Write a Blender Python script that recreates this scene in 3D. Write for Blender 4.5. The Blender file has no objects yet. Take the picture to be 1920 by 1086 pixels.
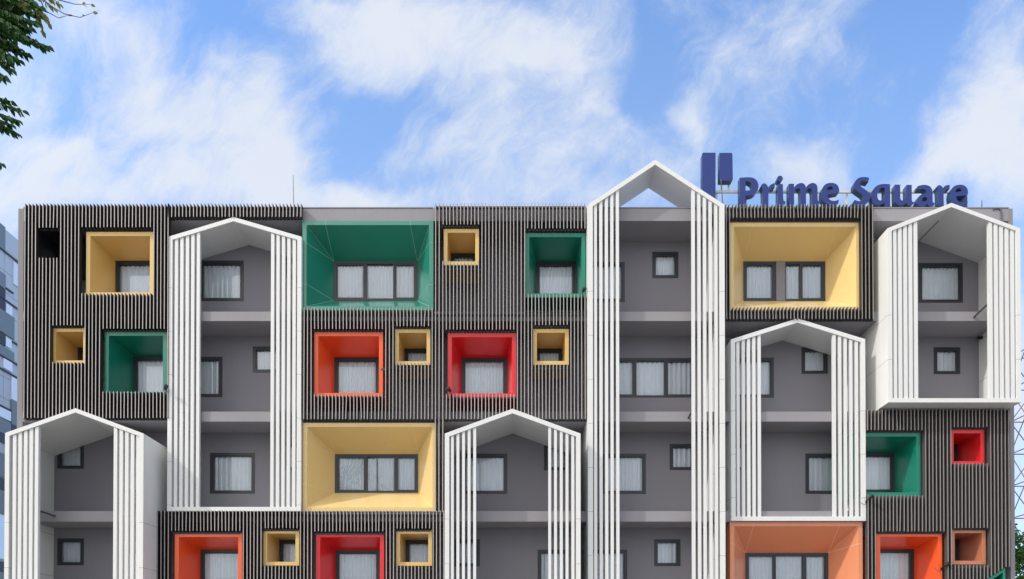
import bpy, math, random
from mathutils import Vector
R = math.radians
S = bpy.context.scene
COL = S.collection
rnd = random.Random(7)

# ------------------------------------------------------------------ camera
F = 1232.0; DW = 22.0; EYE = 1.7; PITCH = R(0.5); PY0 = 1240 - F*math.tan(PITCH)
cd = bpy.data.cameras.new('camera'); cam = bpy.data.objects.new('camera', cd); COL.objects.link(cam)
cd.sensor_width = 36; cd.lens = F/1920*36; cd.shift_y = (PY0-543)/1920; cd.clip_end = 3000; cd.clip_start = 0.1
cam.location = (0, -DW, EYE); cam.rotation_euler = (R(90)+PITCH, 0, 0); S.camera = cam
cp, sp_ = math.cos(PITCH), math.sin(PITCH)
def W(px, py, d=0.0, dist=None):
    """point of the photograph at depth d (metres in front of the main wall, which is Y=0)"""
    a = (px-960)/F; b = (PY0-py)/F
    y = cp - b*sp_; z = sp_ + b*cp
    D = (DW-d) if dist is None else dist
    t = D/y
    return Vector((a*t, D-DW, EYE+z*t))
def RECT(x0, y0, x1, y1, d=0.0):
    ym = (y0+y1)/2
    return (W(x0, ym, d).x, W(x1, ym, d).x, W(x0, y1, d).z, W(x0, y0, d).z)   # X0 X1 Z0 Z1

# ------------------------------------------------------------------ light
S.view_settings.view_transform = 'Standard'; S.view_settings.look = 'None'
S.view_settings.exposure = 0.0; S.view_settings.gamma = 1
SUN = Vector((2.15, 1.0, -1.9)).normalized()       # the way the light travels
sd = bpy.data.lights.new('sun', 'SUN'); sun = bpy.data.objects.new('sun', sd); COL.objects.link(sun)
sd.energy = 2.4; sd.angle = R(1.5); sd.color = (1.0, 0.955, 0.89)
sun.rotation_euler = SUN.to_track_quat('-Z', 'Y').to_euler(); sun.location = (-40, -40, 50)
wd = bpy.data.worlds.new('World'); S.world = wd; wd.use_nodes = True
nt = wd.node_tree; N = nt.nodes; L = nt.links
for n in list(N): N.remove(n)
def nd(t, **k):
    n = N.new(t)
    for a, v in k.items(): setattr(n, a, v)
    return n
def wmath(op, a, b=None, c=None, clamp=False):
    n = nd('ShaderNodeMath', operation=op, use_clamp=clamp)
    for i, v in enumerate((a, b, c)):
        if v is None: continue
        if isinstance(v, (int, float)): n.inputs[i].default_value = v
        else: L.new(v, n.inputs[i])
    return n.outputs[0]
out = nd('ShaderNodeOutputWorld'); bg = nd('ShaderNodeBackground'); L.new(bg.outputs[0], out.inputs[0])
sky = nd('ShaderNodeTexSky', sky_type='NISHITA', sun_disc=False)
sky.sun_elevation = math.asin(-SUN.z); sky.sun_rotation = math.atan2(-SUN.x, -SUN.y)
sky.air_density = 1.0; sky.dust_density = 0.6; sky.ozone_density = 2.5; sky.altitude = 0
SKY = 0.11
bg.inputs[1].default_value = SKY
tc = nd('ShaderNodeTexCoord'); sx = nd('ShaderNodeSeparateXYZ'); L.new(tc.outputs['Generated'], sx.inputs[0])
ay = wmath('MAXIMUM', wmath('ABSOLUTE', sx.outputs[1]), 0.12)
u = wmath('DIVIDE', sx.outputs[0], ay); v = wmath('DIVIDE', sx.outputs[2], ay)
cx = nd('ShaderNodeCombineXYZ'); L.new(u, cx.inputs[0]); L.new(v, cx.inputs[1])
# domain warp
nw = nd('ShaderNodeTexNoise'); nw.inputs['Scale'].default_value = 5.0; nw.inputs['Detail'].default_value = 6; nw.inputs['Roughness'].default_value = 0.5
L.new(cx.outputs[0], nw.inputs['Vector'])
vm = nd('ShaderNodeVectorMath', operation='MULTIPLY_ADD'); L.new(nw.outputs['Color'], vm.inputs[0])
vm.inputs[1].default_value = (0.16, 0.16, 0); vm.inputs[2].default_value = (-0.08, -0.08, 0)
wp = nd('ShaderNodeVectorMath', operation='ADD'); L.new(cx.outputs[0], wp.inputs[0]); L.new(vm.outputs[0], wp.inputs[1])
BLOBS = [
 (1945,800,150,480,0,.9),(1300,60,120,90,-30,.15),(1560,60,150,90,-30,.2),
 (1760,60,140,150,-30,-.5),(1215,100,70,150,0,-.45),(1640,210,130,110,-20,-.35),(655,230,110,110,0,-.45),(440,35,110,70,0,-.4),(1480,190,140,60,-20,-.2),(560,130,60,90,0,-.3),
 (790,60,300,120,0,.18),(250,150,170,120,0,.3),(430,330,200,90,0,.35),(960,200,240,130,0,.2), # px, py, rx, ry, rotation, strength
 (210,60,150,100,20,.50),(300,215,190,110,10,.85),(480,190,120,180,-25,.85),(540,270,110,120,0,.55),(130,262,130,60,0,.60),(40,345,270,120,0,.95),
 (20,200,130,150,0,.35),(330,345,240,80,0,.60),(560,350,180,80,0,.50),(700,50,250,130,-8,.75),(890,80,220,140,0,.75),(1090,95,130,160,-30,.68),
 (620,-20,180,70,0,.6),(850,285,200,100,-25,.42),(700,365,220,50,0,.58),(1000,330,240,110,0,.36),(1080,250,130,140,-40,.34),(1250,290,170,110,0,.34),
 (1310,195,50,80,-40,.60),(1350,150,120,60,-35,.34),(1500,290,85,75,-15,.62),(1420,70,240,140,-30,.26),(1870,260,200,160,-35,.95),(1905,110,110,210,-25,.75),
 (1710,330,150,70,-20,.60),(1930,330,160,110,0,.4),(1130,380,200,50,0,.3),(1560,230,110,60,-30,.28)]
acc = None
for (bx, by, rx, ry, rot, st) in BLOBS:
    m = nd('ShaderNodeMapping', vector_type='TEXTURE')
    m.inputs['Location'].default_value = ((bx-960)/F, (1240-by)/F, 0)
    m.inputs['Rotation'].default_value = (0, 0, R(-rot))
    m.inputs['Scale'].default_value = (rx/F, ry/F, 1)
    L.new(wp.outputs[0], m.inputs[0])
    g = nd('ShaderNodeTexGradient', gradient_type='QUADRATIC_SPHERE'); L.new(m.outputs[0], g.inputs[0])
    sq = wmath('POWER', g.outputs[1], 0.5)
    acc = wmath('MULTIPLY', sq, st) if acc is None else wmath('MULTIPLY_ADD', sq, st, acc)
mr = nd('ShaderNodeMapping', vector_type='TEXTURE'); mr.inputs['Rotation'].default_value = (0, 0, R(52)); mr.inputs['Scale'].default_value = (1.6, 1.0, 1)
L.new(wp.outputs[0], mr.inputs[0])
n1 = nd('ShaderNodeTexNoise'); n1.inputs['Scale'].default_value = 10; n1.inputs['Detail'].default_value = 12; n1.inputs['Roughness'].default_value = 0.68
L.new(mr.outputs[0], n1.inputs['Vector'])
n2 = nd('ShaderNodeTexNoise'); n2.inputs['Scale'].default_value = 3.2; n2.inputs['Detail'].default_value = 4
L.new(cx.outputs[0], n2.inputs['Vector'])
den = wmath('MULTIPLY_ADD', wmath('SUBTRACT', n1.outputs[0], 0.5), 1.9, acc)
den = wmath('MULTIPLY_ADD', wmath('SUBTRACT', n2.outputs[0], 0.5), 0.4, den)
ss = nd('ShaderNodeMapRange', interpolation_type='SMOOTHSTEP'); L.new(den, ss.inputs[0])
ss.inputs[1].default_value = -0.20; ss.inputs[2].default_value = 0.95; ss.inputs[3].default_value = 0.0; ss.inputs[4].default_value = 0.9
# clear sky, made a touch richer, whiter towards the lower sky
mul = nd('ShaderNodeMix', data_type='RGBA', blend_type='MULTIPLY'); mul.inputs[0].default_value = 1
L.new(sky.outputs[0], mul.inputs[6]); mul.inputs[7].default_value = (1.42, 2.2, 3.05, 1)
SKYMUL = mul
hz = nd('ShaderNodeMapRange'); L.new(v, hz.inputs[0]); hz.inputs[1].default_value = 1.1; hz.inputs[2].default_value = 0.45; hz.inputs[3].default_value = 0.16; hz.inputs[4].default_value = 0.5
cl = nd('ShaderNodeMix', data_type='RGBA'); L.new(hz.outputs[0], cl.inputs[0]); L.new(mul.outputs[2], cl.inputs[6]); cl.inputs[7].default_value = (5.2, 6.8, 8.6, 1)
ccol = nd('ShaderNodeMix', data_type='RGBA'); L.new(n2.outputs[0], ccol.inputs[0])
ccol.inputs[6].default_value = (7.9, 8.2, 8.7, 1); ccol.inputs[7].default_value = (7.0, 7.5, 8.4, 1)
fin = nd('ShaderNodeMix', data_type='RGBA'); L.new(ss.outputs[0], fin.inputs[0]); L.new(cl.outputs[2], fin.inputs[6]); L.new(ccol.outputs[2], fin.inputs[7])
# sky near the sun and the unseen half behind the camera brightened for fill
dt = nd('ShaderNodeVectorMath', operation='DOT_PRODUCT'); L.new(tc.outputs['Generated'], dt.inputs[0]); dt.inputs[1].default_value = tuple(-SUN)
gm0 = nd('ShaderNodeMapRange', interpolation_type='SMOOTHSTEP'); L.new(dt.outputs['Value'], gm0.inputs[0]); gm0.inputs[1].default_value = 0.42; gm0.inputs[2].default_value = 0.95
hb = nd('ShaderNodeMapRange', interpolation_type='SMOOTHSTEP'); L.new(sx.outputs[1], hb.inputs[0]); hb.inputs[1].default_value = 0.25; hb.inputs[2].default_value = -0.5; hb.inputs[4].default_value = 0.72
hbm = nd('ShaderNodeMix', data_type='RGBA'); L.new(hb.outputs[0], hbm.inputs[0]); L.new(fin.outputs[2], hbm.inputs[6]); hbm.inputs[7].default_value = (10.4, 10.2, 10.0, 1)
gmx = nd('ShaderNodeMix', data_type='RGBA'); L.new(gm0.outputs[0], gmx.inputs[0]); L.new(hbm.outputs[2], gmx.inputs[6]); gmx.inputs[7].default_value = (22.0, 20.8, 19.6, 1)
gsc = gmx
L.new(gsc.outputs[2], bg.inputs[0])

# ------------------------------------------------------------------ materials
MATS = {}
def mat(name, col, rough=0.6, spec=0.5, metal=0.0, var=0.0, vscale=1.5, streak=0.0, bump=0.0, joints=None, transl=0.0, coat=0.0):
    if name in MATS: return MATS[name]
    m = bpy.data.materials.new(name); m.use_nodes = True; t = m.node_tree; n = t.nodes; l = t.links
    b = n['Principled BSDF']; b.inputs['Roughness'].default_value = rough; b.inputs['Metallic'].default_value = metal
    b.inputs['Specular IOR Level'].default_value = spec; b.inputs['Coat Weight'].default_value = coat
    b.inputs['Base Color'].default_value = (*col, 1); b.inputs['Coat Roughness'].default_value = 0.15
    src = None
    if var or streak or bump or joints:
        tcn = n.new('ShaderNodeTexCoord')
    if var or streak:
        no = n.new('ShaderNodeTexNoise'); no.inputs['Scale'].default_value = vscale; no.inputs['Detail'].default_value = 5
        l.new(tcn.outputs['Object'], no.inputs['Vector'])
        mp = n.new('ShaderNodeMapping'); mp.inputs['Scale'].default_value = (7, 7, 0.35); l.new(tcn.outputs['Object'], mp.inputs[0])
        ns = n.new('ShaderNodeTexNoise'); ns.inputs['Scale'].default_value = 1.6; ns.inputs['Detail'].default_value = 4; l.new(mp.outputs[0], ns.inputs['Vector'])
        a = n.new('ShaderNodeMath'); a.operation = 'MULTIPLY_ADD'; l.new(no.outputs[0], a.inputs[0]); a.inputs[1].default_value = 2*var; a.inputs[2].default_value = 1-var
        c = n.new('ShaderNodeMath'); c.operation = 'MULTIPLY_ADD'; l.new(ns.outputs[0], c.inputs[0]); c.inputs[1].default_value = 2*streak; l.new(a.outputs[0], c.inputs[2])
        d = n.new('ShaderNodeMath'); d.operation = 'SUBTRACT'; l.new(c.outputs[0], d.inputs[0]); d.inputs[1].default_value = streak
        vmul = n.new('ShaderNodeVectorMath'); vmul.operation = 'SCALE'; vmul.inputs[0].default_value = col; l.new(d.outputs[0], vmul.inputs['Scale'])
        src = vmul.outputs[0]
    if joints:      # panel joints: thin dark lines at a fixed height spacing
        per, w, k, zmax = joints
        sp = n.new('ShaderNodeSeparateXYZ'); l.new(tcn.outputs['Object'], sp.inputs[0])
        mo = n.new('ShaderNodeMath'); mo.operation = 'PINGPONG'; l.new(sp.outputs[2], mo.inputs[0]); mo.inputs[1].default_value = per/2
        lt = n.new('ShaderNodeMath'); lt.operation = 'LESS_THAN'; l.new(mo.outputs[0], lt.inputs[0]); lt.inputs[1].default_value = w
        bel = n.new('ShaderNodeMath'); bel.operation = 'LESS_THAN'; l.new(sp.outputs[2], bel.inputs[0]); bel.inputs[1].default_value = zmax
        an = n.new('ShaderNodeMath'); an.operation = 'MULTIPLY'; l.new(lt.outputs[0], an.inputs[0]); l.new(bel.outputs[0], an.inputs[1])
        mx = n.new('ShaderNodeMix'); mx.data_type = 'RGBA'; l.new(an.outputs[0], mx.inputs[0]); mx.inputs[6].default_value = (*col, 1)
        if src: l.new(src, mx.inputs[6])
        mx.inputs[7].default_value = (col[0]*k, col[1]*k, col[2]*k, 1); src = mx.outputs[2]
    if src: l.new(src, b.inputs['Base Color'])
    if bump:
        nb = n.new('ShaderNodeTexNoise'); nb.inputs['Scale'].default_value = 40; nb.inputs['Detail'].default_value = 4; l.new(tcn.outputs['Object'], nb.inputs['Vector'])
        bp = n.new('ShaderNodeBump'); bp.inputs['Strength'].default_value = bump; bp.inputs['Distance'].default_value = 0.02
        l.new(nb.outputs[0], bp.inputs['Height']); l.new(bp.outputs[0], b.inputs['Normal'])
    if transl:
        tr = n.new('ShaderNodeBsdfTranslucent'); tr.inputs[0].default_value = (col[0]*1.8, col[1]*1.6, col[2]*0.9, 1)
        ms = n.new('ShaderNodeMixShader'); ms.inputs[0].default_value = transl
        l.new(b.outputs[0], ms.inputs[1]); l.new(tr.outputs[0], ms.inputs[2]); l.new(ms.outputs[0], n['Material Output'].inputs[0])
    MATS[name] = m; return m
M_WALL = mat('grey_render', (0.225, 0.22, 0.246), 0.85, 0.2, var=0.06, vscale=0.6, streak=0.02, bump=0.05)
M_SLAB = mat('sunlit_slab_render', (0.29, 0.283, 0.305), 0.85, 0.2, var=0.08, vscale=0.9, streak=0.03, bump=0.05)  # same paint as the walls, lightened for the sun on the slab edges
M_ENDW = mat('grey_end_render', (0.25, 0.245, 0.265), 0.85, 0.2, var=0.06, vscale=0.8, streak=0.08)
M_WHITE = mat('white_panel', (0.70, 0.71, 0.70), 0.45, 0.4, var=0.05, streak=0.06, joints=(1.385, 0.007, 0.45, -0.1))
M_SLAT = mat('white_slat', (0.70, 0.71, 0.71), 0.4, 0.4, var=0.03, streak=0.05)
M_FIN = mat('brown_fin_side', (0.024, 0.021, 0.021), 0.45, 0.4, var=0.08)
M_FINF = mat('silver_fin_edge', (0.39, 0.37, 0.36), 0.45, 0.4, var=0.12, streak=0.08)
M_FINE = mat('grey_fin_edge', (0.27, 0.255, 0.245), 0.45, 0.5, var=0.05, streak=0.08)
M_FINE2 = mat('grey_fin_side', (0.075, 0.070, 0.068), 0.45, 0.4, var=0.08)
M_RAIL = mat('dark_rail', (0.035, 0.034, 0.036), 0.5)
M_FRAME = mat('anthracite_window_frame', (0.024, 0.028, 0.036), 0.4, 0.5)
M_DARK = mat('dark_lining', (0.028, 0.028, 0.034), 0.6)
M_CURT = mat('curtain_cloth', (0.86, 0.90, 0.93), 0.9, 0.1)
M_BLUE = mat('blue_letter_face', (0.028, 0.048, 0.20), 0.5, 0.25, var=0.04)
M_BLUES = mat('blue_letter_side', (0.022, 0.055, 0.12), 0.4, 0.5, var=0.05)
M_GALV = mat('white_steel', (0.6, 0.64, 0.6), 0.5)
M_METAL = mat('grey_steel', (0.12, 0.12, 0.12), 0.4, metal=0.6)
M_BLACK = mat('black_plastic', (0.012, 0.012, 0.014), 0.4)
PAL = {'green': ((0.005, 0.19, 0.125), (0.30, 0.55, 0.44)), 'pale_green': ((0.014, 0.21, 0.145), (0.40, 0.65, 0.54)), 'yellow': ((0.70, 0.475, 0.165), (0.75, 0.6, 0.35)),
       'orange': ((0.80, 0.105, 0.022), (0.80, 0.22, 0.09)), 'red': ((0.68, 0.018, 0.022), (0.72, 0.12, 0.12)),
       'sheen_yellow': ((0.72, 0.53, 0.23), (0.8, 0.68, 0.42)), 'salmon_shade': ((0.50, 0.185, 0.10), (0.7, 0.45, 0.35)), 'salmon': ((0.64, 0.255, 0.135), (0.85, 0.62, 0.50)), 'dark': ((0.03, 0.03, 0.036), (0.03, 0.03, 0.036))}  # big-box yellow paled for sheen, small-box salmon darkened for shade, in the base colour
for k, (c, j) in PAL.items():
    mat('cladding_'+k, c, 0.3, 0.5, var=0.05, vscale=0.8, streak=0.03, coat=0.12 if k != 'pale_green' else 0.6); mat('joint_'+k, j, 0.6)

def glass_mat():
    m = bpy.data.materials.new('window_glass'); m.use_nodes = True; t = m.node_tree; n = t.nodes; l = t.links
    n.remove(n['Principled BSDF'])
    tr = n.new('ShaderNodeBsdfTransparent'); tr.inputs[0].default_value = (1.0, 1.0, 1.0, 1)
    gl = n.new('ShaderNodeBsdfGlossy'); gl.inputs['Roughness'].default_value = 0.0; gl.inputs[0].default_value = (0.9, 0.95, 1, 1)
    fr = n.new('ShaderNodeFresnel'); fr.inputs[0].default_value = 1.8
    ms = n.new('ShaderNodeMixShader'); l.new(fr.outputs[0], ms.inputs[0]); l.new(tr.outputs[0], ms.inputs[1]); l.new(gl.outputs[0], ms.inputs[2])
    l.new(ms.outputs[0], n['Material Output'].inputs[0]); return m
M_GLASS = glass_mat()

# ------------------------------------------------------------------ mesh helpers
class MB:
    def __init__(s): s.v = []; s.f = []; s.m = []
    def face(s, pts, mi=0):
        i = len(s.v); s.v += [tuple(p) for p in pts]; s.f.append(tuple(range(i, i+len(pts)))); s.m.append(mi)
    def hexa(s, a, b, mi=0, fm=None, skip=()):
        """a: 4 points of one end loop, b: 4 of the other"""
        i = len(s.v); s.v += [tuple(p) for p in a] + [tuple(p) for p in b]
        fs = [(3, 2, 1, 0), (4, 5, 6, 7)] + [(k, (k+1) % 4, 4+(k+1) % 4, 4+k) for k in range(4)]
        for k, q in enumerate(fs):
            if k in skip: continue
            s.f.append(tuple(i+x for x in q)); s.m.append(fm.get(k, mi) if fm else mi)
    def box(s, x0, x1, y0, y1, z0, z1, mi=0, front=None):
        a = [(x0, y0, z0), (x1, y0, z0), (x1, y0, z1), (x0, y0, z1)]
        b = [(x0, y1, z0), (x1, y1, z0), (x1, y1, z1), (x0, y1, z1)]
        s.hexa(a, b, mi, {0: front} if front is not None else None)
    def bar(s, p, q, r, mi=0, n=8, r2=None):
        p = Vector(p); q = Vector(q); d = (q-p).normalized(); r2 = r if r2 is None else r2
        a = d.orthogonal().normalized(); b = d.cross(a)
        i = len(s.v)
        for c, rr in ((p, r), (q, r2)):
            for k in range(n):
                t = 2*math.pi*k/n; s.v.append(tuple(c + a*rr*math.cos(t) + b*rr*math.sin(t)))
        for k in range(n):
            s.f.append((i+k, i+(k+1) % n, i+n+(k+1) % n, i+n+k)); s.m.append(mi)
        s.f.append(tuple(i+k for k in reversed(range(n)))); s.m.append(mi)
        s.f.append(tuple(i+n+k for k in range(n))); s.m.append(mi)
    def build(s, name, mats, parent=None, origin=(0, 0, 0), smooth=False):
        me = bpy.data.meshes.new(name); o = Vector(origin)
        me.from_pydata([tuple(Vector(p)-o) for p in s.v], [], s.f)
        if not isinstance(mats, (list, tuple)): mats = [mats]
        for m in mats: me.materials.append(m)
        me.polygons.foreach_set('material_index', s.m)
        if smooth: me.polygons.foreach_set('use_smooth', [True]*len(s.f))
        me.update()
        ob = bpy.data.objects.new(name, me); COL.objects.link(ob); ob.location = o
        if parent is not None:
            ob.parent = parent; ob.location = o - world_loc(parent)
        return ob
WL = {}
def world_loc(o):
    v = Vector((0, 0, 0))
    while o is not None: v += Vector(o.location); o = o.parent
    return v
def tag(o, label=None, cat=None, group=None, kind=None):
    for k, x in (('label', label), ('category', cat), ('group', group), ('kind', kind)):
        if x: o[k] = x
    return o
def empty(name, loc, label, cat, group=None):
    o = bpy.data.objects.new(name, None); COL.objects.link(o); o.location = loc; o.empty_display_size = 0.5
    return tag(o, label, cat, group)

# ------------------------------------------------------------------ ground
M_GROUND = mat('ground_soil', (0.24, 0.225, 0.19), 0.95, 0.1, var=0.2, vscale=0.2)
M_PAVE = mat('concrete_paving', (0.36, 0.345, 0.32), 0.9, 0.2, var=0.12, vscale=0.8, bump=0.2)
M_ASPH = mat('asphalt', (0.055, 0.055, 0.057), 0.9, 0.3, var=0.15, vscale=0.6, bump=0.4)
M_PAINT = mat('road_paint', (0.75, 0.75, 0.72), 0.7)
b = MB(); b.face([(-400, -400, -0.13), (400, -400, -0.13), (400, 400, -0.13), (-400, 400, -0.13)]); tag(b.build('ground', M_GROUND), kind='structure')
b = MB(); b.box(-60, 60, -7.5, 40, -0.2, 0.0); tag(b.build('pavement', M_PAVE), kind='structure')
b = MB(); b.box(-60, 60, -40, -17.0, -0.2, 0.0); tag(b.build('pavement', M_PAVE), kind='structure')
b = MB(); b.face([(-120, -16.8, -0.126), (120, -16.8, -0.126), (120, -7.7, -0.126), (-120, -7.7, -0.126)]); tag(b.build('road', M_ASPH), kind='structure')
b = MB(); b.box(-60, 60, -7.7, -7.5, -0.2, 0.012); b.box(-60, 60, -17.0, -16.8, -0.2, 0.012); tag(b.build('kerb', M_PAVE), kind='structure')
b = MB()
for k in range(-12, 12): b.face([(k*5, -12.3, -0.122), (k*5+2.5, -12.3, -0.122), (k*5+2.5, -12.18, -0.122), (k*5, -12.18, -0.122)])
tag(b.build('road_marking', M_PAINT), kind='structure')

# ------------------------------------------------------------------ the hotel
HOTEL = empty('hotel_building', (0, 0, 0), 'dark grey hotel block with coloured window boxes, brown fins and six white gabled frames', 'building')
FX, SD, FB, FFR = 1.06, 1.03, 1.07, 1.23      # flange plane, slab edge, fin back, fin front (metres in front of wall)
XL = W(33, 600, SD).x; XR = W(1901, 700, SD).x
ZP = W(960, 391, SD).z
WINS = []        # (X0,X1,Z0,Z1) holes in the wall

def curtain(x0, x1, z0, z1, y, parent, fold=0.085, amp=0.022, gap=0.0, seed=0):
    r = random.Random(seed); m = MB(); n = max(16, int((x1-x0)/fold*8)); ph = r.random()*6; pts = []
    xs = [x0+(x1-x0)*i/n for i in range(n+1)]
    def off(x, k): return amp*math.sin(ph + x*2*math.pi/fold + 0.6*math.sin(x*5+ph)) + amp*0.35*math.sin(x*2*math.pi/fold*0.31+ph*3+k)
    rows = [(z0, 0.0), ((z0+z1)/2, 0.4), (z1, 0.9)]
    i0 = 0
    for zi, (z, k) in enumerate(rows):
        for x in xs: m.v.append((x, y+off(x, k), z))
    for zi in range(2):
        for i in range(n):
            if gap and abs((xs[i]+xs[i+1])/2-(x0+x1)/2) < gap: continue
            a = zi*(n+1)+i; m.f.append((a, a+1, a+n+2, a+n+1)); m.m.append(0)
    return m.build('curtain', M_CURT, parent, smooth=True)

def window(x0, y0, x1, y1, panes=None, name='window', fold=0.085, gap=0.0, fw=0.085, pier=None, label=None, clipx=None):
    """rectangle in photo pixels on the wall plane; panes = inner divisions (x0,x1,sashed)"""
    X0, X1, Z0, Z1 = RECT(x0, y0, x1, y1, 0.0)
    WINS.append((X0, X1, Z0, Z1)); ym = (y0+y1)/2
    m = MB(); e = 0.012
    yf, yb = -e, 0.075
    m.box(X0, X1, yf, yb, Z1-fw, Z1); m.box(X0, X1, yf, yb, Z0, Z0+fw*0.8)
    m.box(X0, X0+fw, yf, yb, Z0+fw*0.8, Z1-fw); m.box(X1-fw, X1, yf, yb, Z0+fw*0.8, Z1-fw)
    def sash(a, c):
        s = 0.036
        m.box(a, c, yf+0.012, yb-0.02, Z1-fw-s, Z1-fw-0.002); m.box(a, c, yf+0.012, yb-0.02, Z0+fw*0.8+0.002, Z0+fw*0.8+s)
        m.box(a, a+s, yf+0.012, yb-0.02, Z0+fw*0.8+s, Z1-fw-s); m.box(c-s, c, yf+0.012, yb-0.02, Z0+fw*0.8+s, Z1-fw-s)
    if panes is None: sash(X0+fw+0.002, X1-fw-0.002)
    else:
        ps = [(W(a, ym).x, W(c, ym).x, s) for a, c, s in panes]
        for i, (a, c, s) in enumerate(ps):
            if s: sash(a if i else X0+fw+0.002, c if i < len(ps)-1 else X1-fw-0.002)
            if i < len(ps)-1: m.box(c+0.002, ps[i+1][0]-0.002, yf+0.006, yb, Z0+fw*0.8, Z1-fw)
    if pier:
        a, c = W(pier[0], ym).x, W(pier[1], ym).x
        m.box(a, c, -0.03, 0.2, Z0, Z1-0.01, 1)
    w = m.build(name, [M_FRAME, M_WALL], HOTEL, origin=((X0+X1)/2, 0, Z0))
    if label: w['label'] = label
    g = MB(); g.face([(X0+fw, 0.035, Z0+fw*0.8), (X1-fw, 0.035, Z0+fw*0.8), (X1-fw, 0.035, Z1-fw), (X0+fw, 0.035, Z1-fw)])
    g.build('glass', M_GLASS, w)
    seed = int(x0*7+y0*3)
    curtain(X0+0.02, X1-0.02, Z0+0.02, Z1-fw-0.03, 0.10, w, fold*1.4, 0.024, gap, seed)
    return w

# windows of the grey bays, left to right, top to bottom
BW = [(373,489,457,564.5),(333,669.4,417,744.5),(394,849.5,478,925.5)]
for q in BW: window(*q, fold=rnd.choice((.08,.1,.12)))
for q in [(474,650,523.5,698.5),(530,471,579,521),(530,831,579,881)]: window(*q)
for q in [(107.7,829,157.3,879),(107.7,1009.8,157.3,1060)]: window(*q)
window(225,849,309,924.5); window(225,1031,309,1107)
window(867,851,951,926,fold=.11); window(1020,833,1066,882); window(850,1011.5,899.7,1062); window(1008,1031,1066,1107)
window(1088,491.5,1171.4,566); window(1223,472.7,1271.8,521.6)
window(1152.5,671.6,1303,745.3,[(1158,1188,True),(1193.5,1245,False),(1250.5,1297,True)],fold=.12)
window(1127,851,1211,926); window(1255.5,833,1304,881.5,fold=.14); window(1092,1031,1176,1107); window(1226.5,1011.5,1275.8,1061.5)
window(1367,671,1450.8,745.5); window(1502.8,652,1551.8,701); window(1510,850.7,1594-4,926,fold=.17); window(1352,833,1400,881.5)
window(1722.5,493.5,1805,567.6,fold=.1); window(1750.6,651.6,1800,701.6,fold=.1); window(1621,672,1704,746)

# splayed and straight coloured window boxes ---------------------------------
def surround(col, fl, inner=None, win=None, fw=7.6, joints=None, label=None, wkw=None, glassless=False):
    """fl: outer flange rectangle in px; win: window rectangle in px on the wall plane"""
    x0, y0, x1, y1 = fl
    A = RECT(x0, y0, x1, y1, FX); t = fw*(DW-FX)/F
    I = (A[0]+t, A[1]-t, A[2]+t, A[3]-t)
    if win is None:
        B = (I[0]+0.01, I[1]-0.01, I[2]+0.01, I[3]-0.01)
        # projected rectangle in px, for the window maker
        def px(X, Z): 
            v = Vector((X, 0, Z))-Vector((0, -DW, EYE)); f = v.y*cp+v.z*sp_; uu = -v.y*sp_+v.z*cp
            return 960+v.x/f*F, PY0-uu/f*F
        pa, pb = px(B[0], B[3]), px(B[1], B[2]); win = (pa[0], pa[1], pb[0], pb[1])
    B = RECT(*win, 0.0)
    yf = -FX
    m = MB()
    def loop(r, y): return [(r[0], y, r[2]), (r[1], y, r[2]), (r[1], y, r[3]), (r[0], y, r[3])]
    o, i, bk, ob = loop(A, yf), loop(I, yf), loop(B, -0.004), loop(A, -0.004)
    for k in range(4):
        j = (k+1) % 4
        m.face([o[k], o[j], i[j], i[k]]); m.face([i[k], i[j], bk[j], bk[k]]); m.face([o[j], o[k], ob[k], ob[j]])
    # slim shadow lip around the window, and folded joint beads
    if joints:
        jm = 1
        def bead(p, q, r=0.006): m.bar(p, q, r, jm, 5)
        bl, br, tr_, tl = bk; IL = i
        for k in range(4): bead(i[k], bk[k], 0.005)
        fx = joints['fx']; fy = joints['fy']
        for t_, c in fx:     # along the top and bottom flange edge
            X = I[0]+(I[1]-I[0])*t_
            bead((X, yf, I[3]), tl if c == 'l' else tr_); bead((X, yf-0.001, I[3]), (X, yf-0.001, A[3]), 0.004)
            if joints.get('floor'): bead((X, yf, I[2]), bl if c == 'l' else br)
        for t_ in fy:
            Z = I[2]+(I[3]-I[2])*t_
            for X, cb, ct in ((I[0], bl, tl), (I[1], br, tr_)):
                bead((X, yf, Z), ct if t_ > 0.5 else cb)
                bead((X, yf-0.001, Z), (A[0] if X == I[0] else A[1], yf-0.001, Z), 0.004)
    else:
        for k in range(4): m.bar(i[k], bk[k], 0.004, 1, 4)
    ob_ = m.build('window_surround', [MATS['cladding_'+col], MATS['joint_'+col]], HOTEL, origin=((A[0]+A[1])/2, yf, A[2]))
    ob_['label'] = label
    window(*win, **(wkw or {}))
    return ob_
J = dict(fx=[(.155, 'l'), (.845, 'r')], fy=[.27, .78])
JF = dict(J, floor=True)
surround('pale_green', (567,414.5,812.5,582), win=(626,490.5,782.6,563.7), joints=J, label='large green splayed window box at the roof edge',
         wkw=dict(panes=[(631,683,True),(688,737,False),(741,779,True)]))
surround('sheen_yellow', (568,793,818.5,959), win=(628,852,784,924.4), joints=JF, label='large yellow splayed window box beside the tall slatted frames',
         wkw=dict(panes=[(633,684,True),(689,739,False),(744,780,True)], gap=0.02))
surround('sheen_yellow', (1368,417.5,1613,582), win=(1393.6,490.7,1547.3,564.7), joints=JF, label='large sunlit yellow splayed window box under the roof sign',
         wkw=dict(panes=[(1398,1450,True),(1474,1499,False),(1503,1543,True)], pier=(1455,1471.5)))
surround('salmon', (1369,979,1617.5,1146), win=(1397.5,1037,1553,1111), joints=J, label='large salmon splayed window box',
         wkw=dict(panes=[(1402,1451,True),(1455,1505,False),(1510,1549,True)]))
surround('orange', (589,623,718,744.5), win=(627,670.5,711,745), label='orange window box', wkw=dict(fold=.075))
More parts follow.
